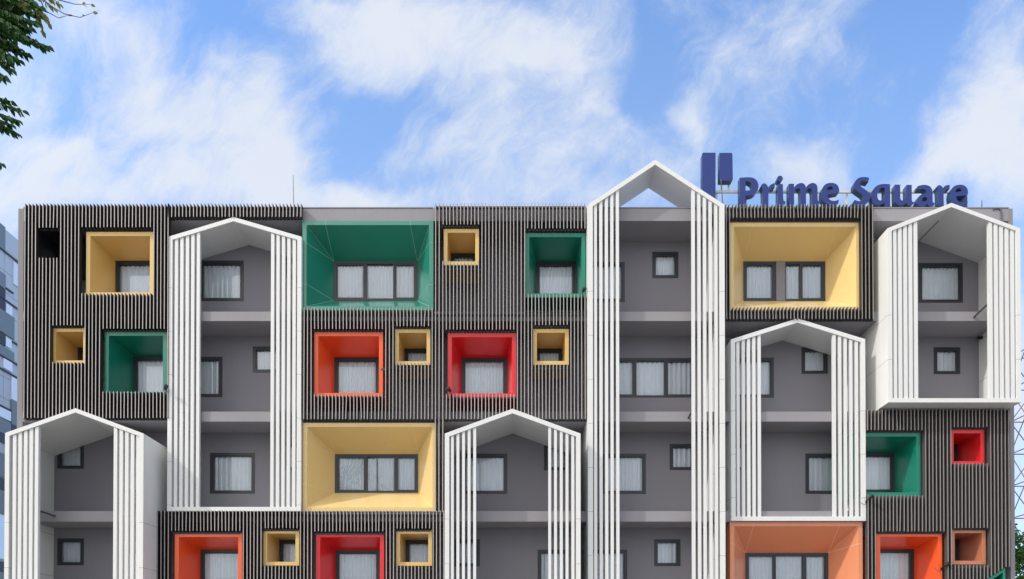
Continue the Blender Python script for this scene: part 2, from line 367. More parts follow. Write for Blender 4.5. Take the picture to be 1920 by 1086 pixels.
surround('red', (839.5,624.8,968,745.5), win=(865.7,671,950.4,745.5), label='red window box on the central fin screen', wkw=dict(fold=.075))
surround('green', (984.7,437,1098,558), win=(1005,491.5,1080,565), label='green window box beside the tall gabled frame', wkw=dict(fold=.075))
surround('yellow', (161.5,435,288.5,556), win=(216.6,489.5,300,564), label='yellow window box near the roof edge', wkw=dict(fold=.12))
surround('green', (196,622,313,743), win=(250,669,333,744), label='green window box near the building corner', wkw=dict(fold=.12))
surround('orange', (327.5,999.5,454,1120), win=(376,1031,459,1106), label='orange window box on the low left fin screen')
surround('red', (592.5,999.7,720,1120), win=(629,1032,712,1107), label='red window box on the low left fin screen')
surround('green', (1600,811,1726,931), win=(1594,849.5,1677,923.7), label='green window box half hidden by a gabled frame')
surround('orange', (1643,998.7,1766.5,1120), win=(1630,1030,1713.7,1105), label='orange window box on the right fin screen')
for q, c, l_ in [((832,429.5,898,497.5),'yellow','small yellow window box by the roof edge'),((740.7,617,806.8,684.5),'yellow','small yellow window box between the orange and red ones'),
                 ((999.7,617,1066.5,684),'yellow','small yellow window box right of the red one'),((97.7,615,163,683),'yellow','small yellow window box near the building corner'),
                 ((494,993.5,561,1060.5),'yellow','small yellow window box low on the left'),((743,994,810,1061),'yellow','small yellow window box low in the middle'),
                 ((1781,805.6,1845.7,872),'red','small red window box on the right fin screen'),((1783,992.6,1848.3,1058.5),'salmon_shade','small salmon window box on the right fin screen'),
                 ((62,420,128,490),'dark','small dark unlined window opening')]:
    surround(c, q, fw=7.0 if c != 'dark' else 1.5, label=l_)

# main wall with openings ---------------------------------------------------
m = MB()
xs = sorted(set([XL, XR]+[w for q in WINS for w in q[:2]])); zs = sorted(set([0.0, ZP-0.1]+[w for q in WINS for w in q[2:]]))
xs = [x for x in xs if XL <= x <= XR]; zs = [z for z in zs if 0 <= z <= ZP-0.1]
for i in range(len(xs)-1):
    for j in range(len(zs)-1):
        cx_, cz_ = (xs[i]+xs[i+1])/2, (zs[j]+zs[j+1])/2
        if xs[i+1]-xs[i] < 1e-4 or zs[j+1]-zs[j] < 1e-4: continue
        if any(q[0] < cx_ < q[1] and q[2] < cz_ < q[3] for q in WINS): continue
        m.face([(xs[i], 0, zs[j]), (xs[i+1], 0, zs[j]), (xs[i+1], 0, zs[j+1]), (xs[i], 0, zs[j+1])])
m.build('wall', M_WALL, HOTEL)
# end walls, back, roof deck
m = MB(); DE = 13.0
xl2 = W(43.5, 600, SD).x; xr2 = W(1893, 700, SD).x
m.box(XL, xl2, -SD, DE, 0, ZP-0.004); m.build('end_wall', M_ENDW, HOTEL)
m = MB(); m.box(xr2, XR, -SD, DE, 0, ZP-0.004); m.build('end_wall', M_ENDW, HOTEL)
m = MB(); m.box(xl2, xr2, DE-0.25, DE, 0, ZP-0.004); m.build('rear_wall', M_ENDW, HOTEL)
m = MB(); m.box(xl2, xr2, 0.02, DE-0.26, ZP-0.6, ZP-0.42); m.build('roof', M_ENDW, HOTEL)
# floor slabs and parapet
for (ya, yb) in ((584.5, 602), (772, 790.5), (958.5, 978), (1146, 1166)):
    za, zb = W(960, ya, SD).z, W(960, yb, SD).z
    m = MB(); m.box(xl2+0.003, xr2-0.003, -SD, -0.002, zb, za); m.build('floor_slab', M_SLAB, HOTEL, origin=(0, 0, zb))
za, zb = ZP, W(960, 414.5, SD).z
m = MB(); m.box(xl2+0.003, xr2-0.003, -SD-0.003, -SD+0.2, zb, za); m.box(xl2+0.003, xr2-0.003, -SD+0.2, -0.002, zb+0.002, ZP-0.2)
m.build('parapet', M_SLAB, HOTEL, origin=(0, 0, zb))
m = MB(); m.box(xl2, W(812, 391, SD).x, -SD-0.02, -SD+0.23, ZP+0.002, ZP+0.03); m.box(W(1110, 391, SD).x, xr2, -SD-0.02, -SD+0.23, ZP+0.002, ZP+0.03)
m.build('coping', M_ENDW, HOTEL, origin=(0, 0, ZP))

# brown fin screens ---------------------------------------------------------
PITCHX = 0.1132; FW = 0.0265
def screen(name, x_first, x_last, spans, holes, mats, zref=600, label=None, rails=(), cut=None, jit=0.0):
    """spans: (x0,x1,ytop,ybot) px; holes: (x0,x1,ytop,ybot) px on the fin front plane"""
    d = FFR
    XA = W(x_first, zref, d).x; XB = W(x_last, zref, d).x; n = int(round((XB-XA)/PITCHX)); pt = (XB-XA)/n
    r = random.Random(len(spans)*17+int(x_first))
    m = MB()
    def X(x, y=None): return W(x, zref if y is None else y, d).x
    def Z(y): return W(960, y, d).z
    sp = [(X(a), X(b_), Z(t), Z(bo)) for a, b_, t, bo in spans]
    hl = [(X(a, (t+bo)/2), X(b_, (t+bo)/2), Z(t), Z(bo)) for a, b_, t, bo in holes]
    for k in range(n+1):
        x = XA+pt*k
        for (a, b_, zt, zb_) in sp:
            if not (a-0.02 <= x <= b_+0.02): continue
            segs = [(zb_, zt)]
            if cut: segs = [(max(zb_, cut(x)), zt)]
            for (ha, hb, ht, hbo) in hl:
                if ha < x < hb:
                    ns = []
                    for (p, q) in segs:
                        if hbo >= q or ht <= p: ns.append((p, q)); continue
                        if hbo > p: ns.append((p, hbo))
                        if ht < q: ns.append((ht, q))
                    segs = ns
            for (p, q) in segs:
                if q-p < 0.02: continue
                j0, j1 = r.gauss(0, 0.0035), r.gauss(0, 0.0035)
                if r.random() < 0.06 and q-p < 1.6: j0 += r.choice((-1, 1))*0.018
                dz = r.gauss(0, 0.004)
                w = FW/2
                a4 = [(x-w+j0, -FFR, p+dz), (x+w+j0, -FFR, p+dz), (x+w+j1, -FFR, q+dz), (x-w+j1, -FFR, q+dz)]
                b4 = [(x-w+j0, -FB, p+dz), (x+w+j0, -FB, p+dz), (x+w+j1, -FB, q+dz), (x-w+j1, -FB, q+dz)]
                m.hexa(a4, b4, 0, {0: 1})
    # carrying rails behind the fins
    for (a, b_, y) in rails:
        z = W(960, y, FB).z
        m.box(W(a, y, FB).x, W(b_, y, FB).x, -FB+0.002, -FB+0.028, z-0.03, z+0.03, 2)
    o = m.build(name, mats, HOTEL, origin=(XA, -FFR, Z(spans[0][3])))
    if label: o['label'] = label
    return o
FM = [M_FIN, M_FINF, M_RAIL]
screen('louvre_screen', 45.5, 563.5, [(45,314.5,381.5,784),(315,565,381.5,406.5)],
       [(68.5,112.5,427,483.5),(151,286,426,549.5),(92.5,153,610,678.5),(193,313,616.5,734)], FM, label='brown fin screen at the left corner of the roof',
       rails=[(44,565,389.5),(44,314,786),(315,565,410),(70,112,431),(150,288,430),(92,153,614),(194,313,620.5),(66,114,492),(150,288,562),(92,155,690),(194,313,748),(44,314,600)])
screen('louvre_screen', 570, 1097, [(568,815,577,786),(815.5,1099,380.5,786),(816,834,786.2,960)],
       [(829,897,421,489.5),(986,1098,428.5,551.5),(585,719,617,739.5),(738,806,611.5,679.5),(836,967,618,739),(998,1066.5,609.5,684-2)], FM,
       label='central brown fin screen around the orange and red window boxes',
       rails=[(815,1099,388.5),(568,1099,590),(568,1099,788.5),(816,911,505.5),(568,813,585),(984,1098,584),(714,822,692.5),(993,1076,691.5),(826,978,746.5),(578,727,745),(828,898,425),(986,1098,432),(585,719,621),(738,806,615.5),(836,967,622),(998,1066,613)])
screen('louvre_screen', 295, 832, [(294,834,957.5,1150)],
       [(316,450.5,995.5,1120-6),(492,560,990.5,1061),(588,720,996.5,1114),(741,808,991,1061)], FM, zref=1020,
       label='brown fin screen low on the left', rails=[(294,834,966),(316,451,1000),(492,560,994.5),(588,720,1001),(741,808,995),(492,560,1072),(741,808,1072),(294,834,1150)])
screen('louvre_screen', 1361.5, 1636.5, [(1359,1371,383,598),(1370,1612,383,408),(1612,1639,383,598),(1370,1612,575.5,598)], [], [M_FIN, M_FINE, M_RAIL], zref=490,
       label='brown fin frame around the sunlit yellow window box', rails=[(1360,1638,391),(1368,1613,411),(1360,1638,601),(1368,1613,584)])
def cut5(x):
    xa, xb = W(1850, 1075, FFR).x, W(1886, 1062, FFR).x
    if x > xb: return W(960, 1063, FFR).z
    if x > xa: return W(960, 1086, FFR).z + (x-xa)/(xb-xa)*(W(960, 1063, FFR).z-W(960, 1086, FFR).z)
    return -9
screen('louvre_screen', 1627.5, 1892, [(1625,1894,768,1150)],
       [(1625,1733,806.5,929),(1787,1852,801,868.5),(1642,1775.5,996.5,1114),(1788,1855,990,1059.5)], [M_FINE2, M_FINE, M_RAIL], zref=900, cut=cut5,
       label='grey brown fin screen on the right below the gabled frame', rails=[(1625,1893,774),(1625,1735,810),(1785,1853,804),(1642,1776,1000),(1787,1855,993),(1625,1735,940),(1785,1855,880),(1787,1855,1071)])
# sloping green entrance box at the right corner
def poly_tube(name, pts, d, th, mtl, label):
    P = [W(x, y, d) for x, y in pts]; c = sum(P, Vector())/len(P)
    m = MB(); n = len(P); I = [p+(c-p).normalized()*th for p in P]
    bo = Vector((0, d-0.02, 0))
    for k in range(n):
        j = (k+1) % n
        m.face([P[k], P[j], I[j], I[k]]); m.face([I[k], I[j], I[j]+bo, I[k]+bo]); m.face([P[j], P[k], P[k]+bo, P[j]+bo])
    o = m.build(name, mtl, HOTEL, origin=c); o['label'] = label; return o
poly_tube('window_surround', [(1790,1124),(1885,1065),(1885,1220),(1790,1220)], FX+0.1, 0.16, MATS['cladding_green'], 'green box with a sloping top at the right corner')

# white gabled frames --------------------------------------------------------
def gable(xl, xr, eyl, eyr, pk, ybot, d, sl, sr, sw=6.4, th=0.13, back=0.0, zj=0.0, label='', yref=None):
    yref = yref or (eyl+(ybot or 1086))/2
    x0, x1 = W(xl, yref, d).x, W(xr, yref, d).x
    ze0, ze1 = W(960, eyl, d).z, W(960, eyr, d).z
    px, pz = W(pk[0], pk[1], d).x, W(960, pk[1], d).z
    zb = W(960, ybot, d).z if ybot else 0.0
    rt = th*1.0       # vertical thickness of the roof boards
    m = MB(); yf = -d
    def prof(y):      # outer: bl, el, pk, er, br ; inner likewise
        o = [(x0, y, zb), (x0, y, ze0), (px, y, pz), (x1, y, ze1), (x1, y, zb)]
        s0 = (pz-ze0)/(px-x0); s1 = (pz-ze1)/(x1-px)
        i = [(x0+th, y, zb+(th if ybot else 0)), (x0+th, y, ze0+s0*th-rt), (px, y, pz-rt), (x1-th, y, ze1+s1*th-rt), (x1-th, y, zb+(th if ybot else 0))]
        return o, i
    fo, fi = prof(yf); bo_, bi = prof(-back if back else -0.003); wo, wi = prof(-0.003)
    n = 5
    for k in range(4):
        roof = k in (1, 2)
        B_o, B_i = (bo_, bi) if roof else (wo, wi)
        m.face([fo[k], fi[k], fi[k+1], fo[k+1]], 1 if roof else 0)
        m.face([fi[k], B_i[k], B_i[k+1], fi[k+1]], 1 if roof else 0)
        m.face([fo[k+1], B_o[k+1], B_o[k], fo[k]], 1 if roof else 0)
        if roof and back: m.face([B_o[k], B_o[k+1], B_i[k+1], B_i[k]], 1)
    if ybot:
        m.face([fo[0], fo[4], fi[4], fi[0]]); m.face([fi[0], fi[4], wi[4], wi[0]], 1); m.face([fo[4], fo[0], wo[0], wo[4]], 1)
    # thin drip edge under the roof boards and fixing lip
    g = m.build('gabled_frame', [M_WHITE, M_SLAT], HOTEL, origin=(px, -d, W(960, zj, d).z)); g['label'] = label
    def under(x):
        return (ze0+(pz-ze0)*(x-x0)/(px-x0) if x < px else ze1+(pz-ze1)*(x1-x)/(x1-px)) - rt
    for grp in (sl, sr):
        s = MB(); r = random.Random(int(grp[0]))
        for xx in grp:
            a = W(xx, yref, d-0.03).x; c = W(xx+sw, yref, d-0.03).x
            jt = r.gauss(0, 0.003)
            ya, yb = -(d-0.03), -(d-0.125)
            z1a, z1c = under(a)-0.003, under(c)-0.003; zl = zb+(th if ybot else 0)+0.001
            s.hexa([(a+jt, ya, zl), (c+jt, ya, zl), (c, ya, z1c), (a, ya, z1a)], [(a+jt, yb, zl), (c+jt, yb, zl), (c, yb, z1c), (a, yb, z1a)])
        zz = [W(960, y_, d).z for y_ in (500, 586, 680, 773, 866, 960, 1053)]
        a = W(grp[0]-10, yref, d).x; c = W(grp[-1]+sw+8 if grp is sr else grp[-1]+sw, yref, d).x
        if grp is sl: a = x0+th
        else: a = W(grp[0], yref, d).x; c = x1-th
        s.build('slat_screen', M_SLAT, g)
    return g
def five(a, p): return [a+p*k for k in range(5)]
gable(8.6,268.6,812,813,(141.5,765.5),None,1.98,five(23.2,10.4),five(212.6,10.6),6.5,0.13,zj=894.7,label='white gabled frame at the bottom left corner', yref=950)
gable(314.3,564.6,444,444,(438,407),958.6,1.2,five(326.6,10.3),five(507.5,10.1),6.0,0.135,zj=458.6,label='tall white gabled frame left of the green and yellow splayed boxes', yref=700)
gable(1102.5,1359.3,384,384,(1228.5,299.5),None,1.48,five(1113.8,10.35),five(1297.9,10.6),5.7,0.155,back=0.45,zj=464,label='tallest white gabled frame rising above the roof', yref=700)
gable(833.8,1088.6,813,813,(961,766.5),None,1.8,five(845.3,10.5),five(1028.2,10.8),5.3,0.14,zj=889,label='white gabled frame at the bottom centre', yref=950)
gable(1371,1623,636.5,636,(1495.5,597),976.5,1.17,five(1381.3,10),five(1562.2,10.4),5.6,0.135,zj=689,label='white gabled frame over the salmon box', yref=800)
gable(1665,1914,428,428,(1784,380.5),754.6,1.66,five(1675.3,9.8),five(1855,10.2),6.4,0.13,zj=507.7,label='white gabled frame at the right end with a closed sill', yref=600)
# raking struts between slabs and frames
for (pa, da, pb, db) in [((103,968),SD,(70,956.5),1.83),((1290.5,784),SD,(1299,768),1.33),((1826,595),SD,(1851,571),1.52)]:
    m = MB(); m.bar(W(*pa, da), W(*pb, db), 0.03); m.build('strut', M_METAL, HOTEL)

# ------------------------------------------------------------------ small fittings
def spotlight(px, py, d, lean, label):
    p = W(px, py, d)
    t = empty('spotlight', tuple(p), label, 'spotlight', 'black spotlights fixed to the facade')
    m = MB(); a = p+Vector((0, 0, 0.02)); dirn = Vector((lean*0.5, -0.6, 0.35)).normalized()
    m.bar(a, a+dirn*0.15, 0.045, 0, 12, 0.062); m.build('lamp_head', M_BLACK, t)
    m = MB(); m.bar(p+Vector((0, 0.16, -0.06)), a, 0.012); m.box(p.x-0.04, p.x+0.04, p.y+0.13, p.y+0.17, p.z-0.11, p.z-0.02); m.build('bracket', M_BLACK, t)
    m = MB(); pts = [p+Vector((0, 0.1, -0.05)), p+Vector((-0.08*lean, 0.08, -0.16)), p+Vector((-0.2*lean, 0.1, -0.1)), p+Vector((-0.26*lean, 0.12, -0.02))]
    for i in range(3): m.bar(pts[i], pts[i+1], 0.006, 0, 5)
    m.build('cable', M_BLACK, t)
spotlight(310, 731, 1.3, 1, 'black spotlight on the ledge of the green window box beside the tall white frame')
spotlight(845, 735, 1.3, -1, 'black spotlight on the lower left corner of the red window box')
spotlight(1092, 548, 1.3, 1, 'black spotlight on the ledge of the green box beside the tallest gable')
spotlight(1629, 936, 1.3, 1, 'black spotlight with loose cable below the half hidden green window box')
spotlight(1771, 1062, 1.2, 1, 'black spotlight right of the orange window box at the lower right')
# small camera under the slab in the right gabled frame
p = W(1834, 637, 0.0); t = empty('security_camera', tuple(p), 'small black camera on the wall corner inside the right gabled frame', 'camera')
m = MB(); m.box(p.x-0.035, p.x+0.035, -0.05, -0.002, p.z+0.02, p.z+0.09); m.build('mount', M_BLACK, t)
m = MB(); m.bar((p.x, -0.06, p.z+0.03), (p.x, -0.2, p.z-0.03), 0.045, 0, 10); m.build('camera_body', M_BLACK, t)
# lightning rods
for (x0, y0, x1, y1, d, lab) in [(550.5,392,549.6,328,0.9,'thin lightning rod on the roof edge above the left fin screen'),(1356,392,1351.5,335,0.9,'thin leaning rod in front of the blue sign bars'),
                              (1841,395,1841,376,0.9,'short lightning rod on the parapet behind the right gable')]:
    p, q = W(x0, y0, d), W(x1, y1, d); t = empty('lightning_rod', tuple(p), lab, 'lightning rod')
    m = MB(); m.bar(p-Vector((0, 0, 0.02)), q, 0.02, 0, 6, 0.011); m.build('rod', M_METAL, t)
    m = MB(); m.bar((p.x, p.y, ZP-0.01), (p.x, p.y, ZP+0.06), 0.035, 0, 8); m.build('base', M_METAL, t)
m = MB(); pts = [W(1862.5,394,SD+.02), W(1864,391.5,SD+.02), W(1874,391,SD+.02), W(1877.5,394.5,SD+.04), W(1878.5,430,SD+.04)]
for i in range(4): m.bar(pts[i], pts[i+1], 0.02, 0, 8)
tag(m.build('conduit', M_METAL), 'dark conduit pipe bent over the parapet at the right end', 'pipe')

# ------------------------------------------------------------------ rooftop sign
SGD = 0.45; SGT = 0.2
SIGN = empty('rooftop_sign', tuple(W(1565, 400, SGD)), 'blue rooftop sign reading Prime Square with two upright bars', 'sign')
def smooth(pts, sub=4):
    n = len(pts); o = []
    for i in range(n):
        p0, p1, p2, p3 = pts[(i-1) % n], pts[i], pts[(i+1) % n], pts[(i+2) % n]
        a, b_ = Vector(p1[:2]), Vector(p2[:2])
        c1, c2 = len(p1) > 2, len(p2) > 2
        t1 = (b_-Vector(p0[:2]))/2 if not c1 else (b_-a)
        t2 = (Vector(p3[:2])-a)/2 if not c2 else (b_-a)
        if c1 and c2: o.append(a); continue
        for k in range(sub):
            t = k/sub
            o.append((2*t**3-3*t**2+1)*a + (t**3-2*t**2+t)*t1 + (-2*t**3+3*t**2)*b_ + (t**3-t**2)*t2)
    return o
def glyph(name, loops, org, sc, shift=(0, 0), d=SGD, th=SGT):
    cu = bpy.data.curves.new(name, 'CURVE'); cu.dimensions = '2D'; cu.fill_mode = 'BOTH'; cu.extrude = th/2
    for lp in loops:
        pts = [W(org[0]+p.x/sc+shift[0], org[1]+p.y/sc+shift[1], d) for p in smooth(lp)]
        s = cu.splines.new('POLY'); s.points.add(len(pts)-1); s.use_cyclic_u = True
        for i, p in enumerate(pts): s.points[i].co = (p.x, p.z, 0, 1)
    tmp = bpy.data.objects.new('tmp', cu); COL.objects.link(tmp)
    dg = bpy.context.evaluated_depsgraph_get(); me = bpy.data.meshes.new_from_object(tmp.evaluated_get(dg))
    bpy.data.objects.remove(tmp)
    # curve plane XY -> world XZ
    cxm = sum((v.co.x for v in me.vertices))/len(me.vertices); czm = min(v.co.y for v in me.vertices)
    for v_ in me.vertices: v_.co = (v_.co.x-cxm, -v_.co.z, v_.co.y-czm)
    me.materials.clear(); me.materials.append(M_BLUE); me.materials.append(M_BLUES); me.update()
    for p in me.polygons: p.material_index = 0 if abs(p.normal.y) > 0.7 else 1
    ob = bpy.data.objects.new(name, me); COL.objects.link(ob); ob.parent = SIGN
    ob.location = Vector((cxm, -d+th/2, czm)) - Vector(SIGN.location)
    return ob
c = 1
Z1 = ((1300, 280), 9.875); Z2 = ((1450, 310), 12.064); Z3 = ((1580, 315), 12.777); Z4 = ((1700, 330), 13.577)
bar1 = [(180,62,c),(413,64,c),(413,1200,c),(165,1200,c),(165,85,c)]
bar2 = [(485,67,c),(705,66,c),(724,85,c),(733,560,c),(712,582,c),(485,582,c)]
glyph('logo_bar', [bar1], *Z1); glyph('logo_bar', [bar2], *Z1)
gP = [[(860,525,c),(1060,520),(1150,555),(1198,625),(1205,700),(1180,780),(1120,835),(1040,857),(968,860,c),(968,1052,c),(862,1052,c)],
      [(968,592,c),(1030,600),(1075,635),(1090,690),(1070,740),(1030,765),(968,770,c)]]
gr = [[(1248,690,c),(1268,652),(1308,632),(1352,650),(1388,705,c),(1430,660),(1475,636),(1512,630,c),(1506,706,c),(1460,712),(1415,750),(1393,815),(1392,1052,c),(1288,1052,c),(1286,800),(1278,720)]]
gi = [[(105,425,c),(218,425,c),(220,640),(226,760),(240,806),(278,818,c),(262,880),(215,915),(160,925),(120,905),(105,850)]]
dot = [[(152+65*math.cos(t*math.pi/5), 300+65*math.sin(t*math.pi/5)) for t in range(10)]]
gm = [[(352,418,c),(468,418,c),(470,500,c),(530,435),(610,402),(680,412),(722,455),(738,500,c),(790,440),(870,402),(935,408),(985,455),(1000,530),(1003,720),(1012,798),(1055,815,c),(1040,875),(985,918),(925,920),(888,870),(880,780),(878,590),(850,525),(800,532),(745,592),(740,925,c),(620,925,c),(616,640),(606,552),(576,520),(530,538),(476,602),(472,925,c),(352,925,c)]]
ge = [[(1484,620,c),(1490,550),(1462,465),(1390,410),(1290,398),(1180,430),(1110,520),(1088,640),(1110,770),(1180,860),(1290,902),(1400,897),(1465,868,c),(1486,775,c),(1400,805),(1310,795),(1242,735),(1222,660,c),(1350,648)],
      [(1208,572,c),(1225,510),(1285,480),(1342,497),(1350,545,c)]]
gS = [[(635,235,c),(540,218),(430,224),(345,268),(285,350),(268,430),(300,510),(390,580),(470,640),(508,700),(495,755),(440,792),(370,792),(285,766,c),(250,850,c),(370,905),(480,898),(575,850),(640,770),(665,675),(635,595),(560,530),(470,470),(420,415),(412,365),(450,325),(525,320),(615,342,c)]]
gq = [[(1135,390,c),(1000,384),(890,397),(790,450),(722,540),(695,650),(700,760),(740,850),(820,892),(920,880),(1003,832,c),(1005,1130,c),(1145,1130,c)],
      [(1010,478,c),(930,480),(870,535),(834,620),(835,700),(860,760),(905,778),(955,762),(1008,720,c)]]
gu = [[(1252,398,c),(1378,400,c),(1380,640),(1388,740),(1425,782),(1475,762),(1522,700,c),(1532,405,c),(1655,405,c),(1656,700),(1665,800),(1712,817,c),(1684,869),(1627,902),(1568,890),(1525,835,c),(1470,885),(1400,902),(1320,880),(1268,820),(1255,740)]]
ga = [[(285,258,c),(400,230),(500,232),(590,265),(645,340),(660,430),(662,600),(674,678),(728,685,c),(700,742),(640,778),(575,765),(532,712,c),(470,762),(395,782),(310,762),(260,700),(262,620),(300,535),(370,475),(450,455),(515,450,c),(505,385),(465,345),(400,332),(300,345,c)],
      [(385,612),(405,560),(470,542),(525,548,c),(520,625),(460,650),(400,645)]]
gr2 = [[(758,292,c),(790,250),(832,235),(888,258),(925,310,c),(970,258),(1030,236),(1100,230,c),(1092,335,c),(1020,345),(962,385),(942,450),(948,770,c),(818,770,c),(812,500),(798,345)]]
for lp, z, sh in [(gP,Z1,(0,0)),(gr,Z1,(0,0)),(gi,Z2,(0,0)),(dot,Z2,(0,0)),(gm,Z2,(0,0)),(ge,Z2,(0,0)),(gS,Z3,(0,0)),(gq,Z3,(0,0)),(gu,Z3,(0,0)),(ga,Z4,(0,0)),(gr2,Z4,(0,0)),(ge,Z2,(241.5,3.5))]:
    glyph('letter' if lp is not dot else 'letter_dot', lp, *z, shift=sh)
d_ = SGD-SGT-0.03
m = MB()
def railbox(xa, xb, y, h, name='rail'):
    m = MB(); z = W(960, y, d_).z; m.box(W(xa, y, d_).x, W(xb, y, d_).x, -d_+0.002, -d_+0.06, z-h, z+h); m.build(name, M_GALV, SIGN)
railbox(1340, 1808, 359, 0.035); railbox(1340, 1812, 388.5, 0.03)
for xx in (1353, 1366.5):
    m = MB(); z0, z1 = W(960, 357, d_).z, W(960, 338, d_).z; x_ = W(xx, 350, d_).x; m.box(x_-0.025, x_+0.025, -d_+0.003, -d_+0.05, z0, z1); m.build('hanger', M_GALV, SIGN)
for xx in (1345, 1400, 1463, 1545, 1590, 1640, 1700, 1760, 1806):
    m = MB(); x_ = W(xx, 380, d_).x; z1 = W(960, 360, d_).z; m.box(x_-0.025, x_+0.025, -d_+0.065, -d_+0.115, ZP-0.45, z1)
    m.bar((x_, -d_+0.09, z1-0.2), (x_, 0.9, ZP-0.43), 0.02, 0, 6); m.build('post', M_GALV, SIGN)
m = MB(); a = W(1812.5, 370, 0.3).x; b_ = W(1817, 370, 0.3).x; m.box(a-0.25, b_, -0.22, -0.1, ZP-0.45, W(960, 356.5, 0.2).z); m.build('end_panel', M_BLUES, SIGN)

# ------------------------------------------------------------------ neighbouring glass-clad building on the left
NX = -24.0
NB = empty('office_building', (NX-8, 15, 0), 'blue grey panel clad office block seen past the left end of the hotel', 'building')
def nY(px): return NX*F/(px-960)-DW          # depth at which the side wall crosses this pixel column
def nZ(px, py): return W(px, py, dist=nY(px)+DW).z
ZT = nZ(0, 425)
M_NB = mat('pale_blue_panel', (0.54, 0.585, 0.64), 0.45, 0.5, metal=0.15, var=0.06, vscale=0.5)
M_NB2 = mat('slate_panel', (0.20, 0.235, 0.26), 0.35, 0.5, metal=0.2, var=0.06, vscale=0.5)
M_NB3 = mat('light_window_panel', (0.8, 0.86, 0.97), 0.2, 0.6, metal=0.3, var=0.05)
M_NB4 = mat('navy_panel', (0.025, 0.03, 0.05), 0.3, 0.5)
m = MB(); m.box(NX-16, NX-0.06, 4, 26, 0, ZT); m.build('wall', M_NB, NB)
# cladding panels on the side wall: rows of real panels with open joints, then the differently coloured panels set proud
pm = MB(); g_ = 0.01
rowh = (ZT-0.1)/22; yc = [4+22*i/18 for i in range(19)]
for i in range(18):
    for j in range(22):
        z1 = ZT-0.02-j*rowh; mi = 0 if (yc[i] > 7 and yc[i+1] < 11.5) else rnd.choice((0, 0, 0, 1, 2))
        pm.box(NX-0.055, NX, yc[i]+g_, yc[i+1]-g_, z1-rowh+g_, z1-g_, mi)
pm.build('cladding', [M_NB, M_NB2, M_NB3, M_NB4], NB)
PATCH = [(-30,3,0,424,470,1),(19,33,19,490,532,2),(-20,4,0,513,540,1),(-20,4,0,541,580,3),(5,17,5,568,590,2),(-30,21,0,582,624,1),(5,16,5,632,648,2),(-20,4.6,0,626,647,3),
         (-40,21,0,649,667,1),(1,18,1,671,689,2),(16.4,33,16.4,706,748,2),(16.4,33,16.4,749,795,1),(16.4,33,16.4,796,815,3),(-30,15.8,0,765,783,2),(-30,15.8,0,786,812,1),
         (-30,12,0,813,830,3),(-30,12,0,850,893,1),(-30,12,0,896,918,3),(-30,12,0,920,962,1),(-30,12,0,966,1048,2),(-30,12,0,1053,1072,3),(-30,12,0,1075,1110,1)]
for k, (xa, xb, xr, ya, yb, mi) in enumerate(PATCH):
    m = MB(); y0_, y1_ = nY(max(xa, -60)), nY(xb); z0_, z1_ = nZ(xr, yb), nZ(xr, ya)
    m.box(NX+0.002, NX+0.05+0.004*(k % 3), y0_+0.005, y1_-0.005, z0_, z1_)
    m.build('window' if mi == 2 else 'panel', [M_NB, M_NB2, M_NB3, M_NB4][mi], NB)
for (xr, y, xa, xb) in [(0,470,-30,33),(5,540,5,19),(17,640,17,33),(0,668,-30,33),(0,693,-30,33),(0,762,-30,16),(0,560,-30,33)]:
    m = MB(); z = nZ(xr, y); m.box(NX+0.003, NX+0.075, nY(xa)+0.006, nY(xb)-0.006, z-0.025, z+0.025); m.build('ledge', M_NB4, NB)

# ------------------------------------------------------------------ lattice mast at the right
LM = empty('lattice_mast', (25.4, 10, 0), 'rusty steel lattice mast with braces behind the right end of the hotel', 'mast')
M_RUST = mat('rusty_steel', (0.17, 0.145, 0.13), 0.7, var=0.2, vscale=4)
lx0, lx1, ly0, ly1, lh = 24.8, 26.0, 9.6, 10.6, 18.0
for (x, y) in ((lx0, ly0), (lx1, ly0), (lx0, ly1), (lx1, ly1)):
    m = MB(); m.bar((x, y, 0), (x, y, lh), 0.045, 0, 6); m.build('leg', M_RUST, LM)
k = 0; z = 0.8
while z < lh-0.4:
    mb1, mb2 = MB(), MB()
    for (p, q) in (((lx0, ly0), (lx1, ly0)), ((lx1, ly0), (lx1, ly1)), ((lx1, ly1), (lx0, ly1)), ((lx0, ly1), (lx0, ly0))):
        mb1.bar((*p, z), (*q, z), 0.028, 0, 5)
        if z+1.6 < lh: mb2.bar((*(p if k % 2 else q), z), (*(q if k % 2 else p), z+1.6), 0.024, 0, 5)
    mb1.build('crossbar', M_RUST, LM)
    if mb2.f: mb2.build('brace', M_RUST, LM)
    z += 1.6; k += 1

# ------------------------------------------------------------------ trees
M_BARK = mat('bark', (0.09, 0.07, 0.05), 0.9, 0.2, var=0.3, vscale=6, bump=0.5)
M_LEAF = mat('dark_leaf', (0.026, 0.088, 0.020), 0.6, 0.25, var=0.3, vscale=2.5, transl=0.25)
M_LEAF2 = mat('yellow_green_leaf', (0.17, 0.20, 0.045), 0.5, 0.3, var=0.25, vscale=3, transl=0.45)
M_LEAF3 = mat('mid_leaf', (0.085, 0.19, 0.04), 0.5, 0.3, var=0.3, vscale=2.5, transl=0.35)
def leaf(mb, p, d, ln, wd, r, mi):
    d = Vector(d).normalized(); side = d.cross(Vector((r.uniform(-.5, .5), r.uniform(-1, -.2), r.uniform(-.3, .6)))).normalized()
    up = side.cross(d).normalized()*ln*0.07
    a = p; m1 = p+d*ln*0.3; m2 = p+d*ln*0.68; t = p+d*ln - up
    mb.face([a, m1+side*wd*.5+up, m2+side*wd*.42+up, t], mi); mb.face([a, t, m2-side*wd*.42+up, m1-side*wd*.5+up], mi)
T1 = empty('foreground_tree', (-10.6, -15.2, 0), 'dark leafed tree whose branches hang in at the top left corner', 'tree')
D1 = 8.6
def TP(px, py, dd=0): return W(px, py, dist=D1+dd)
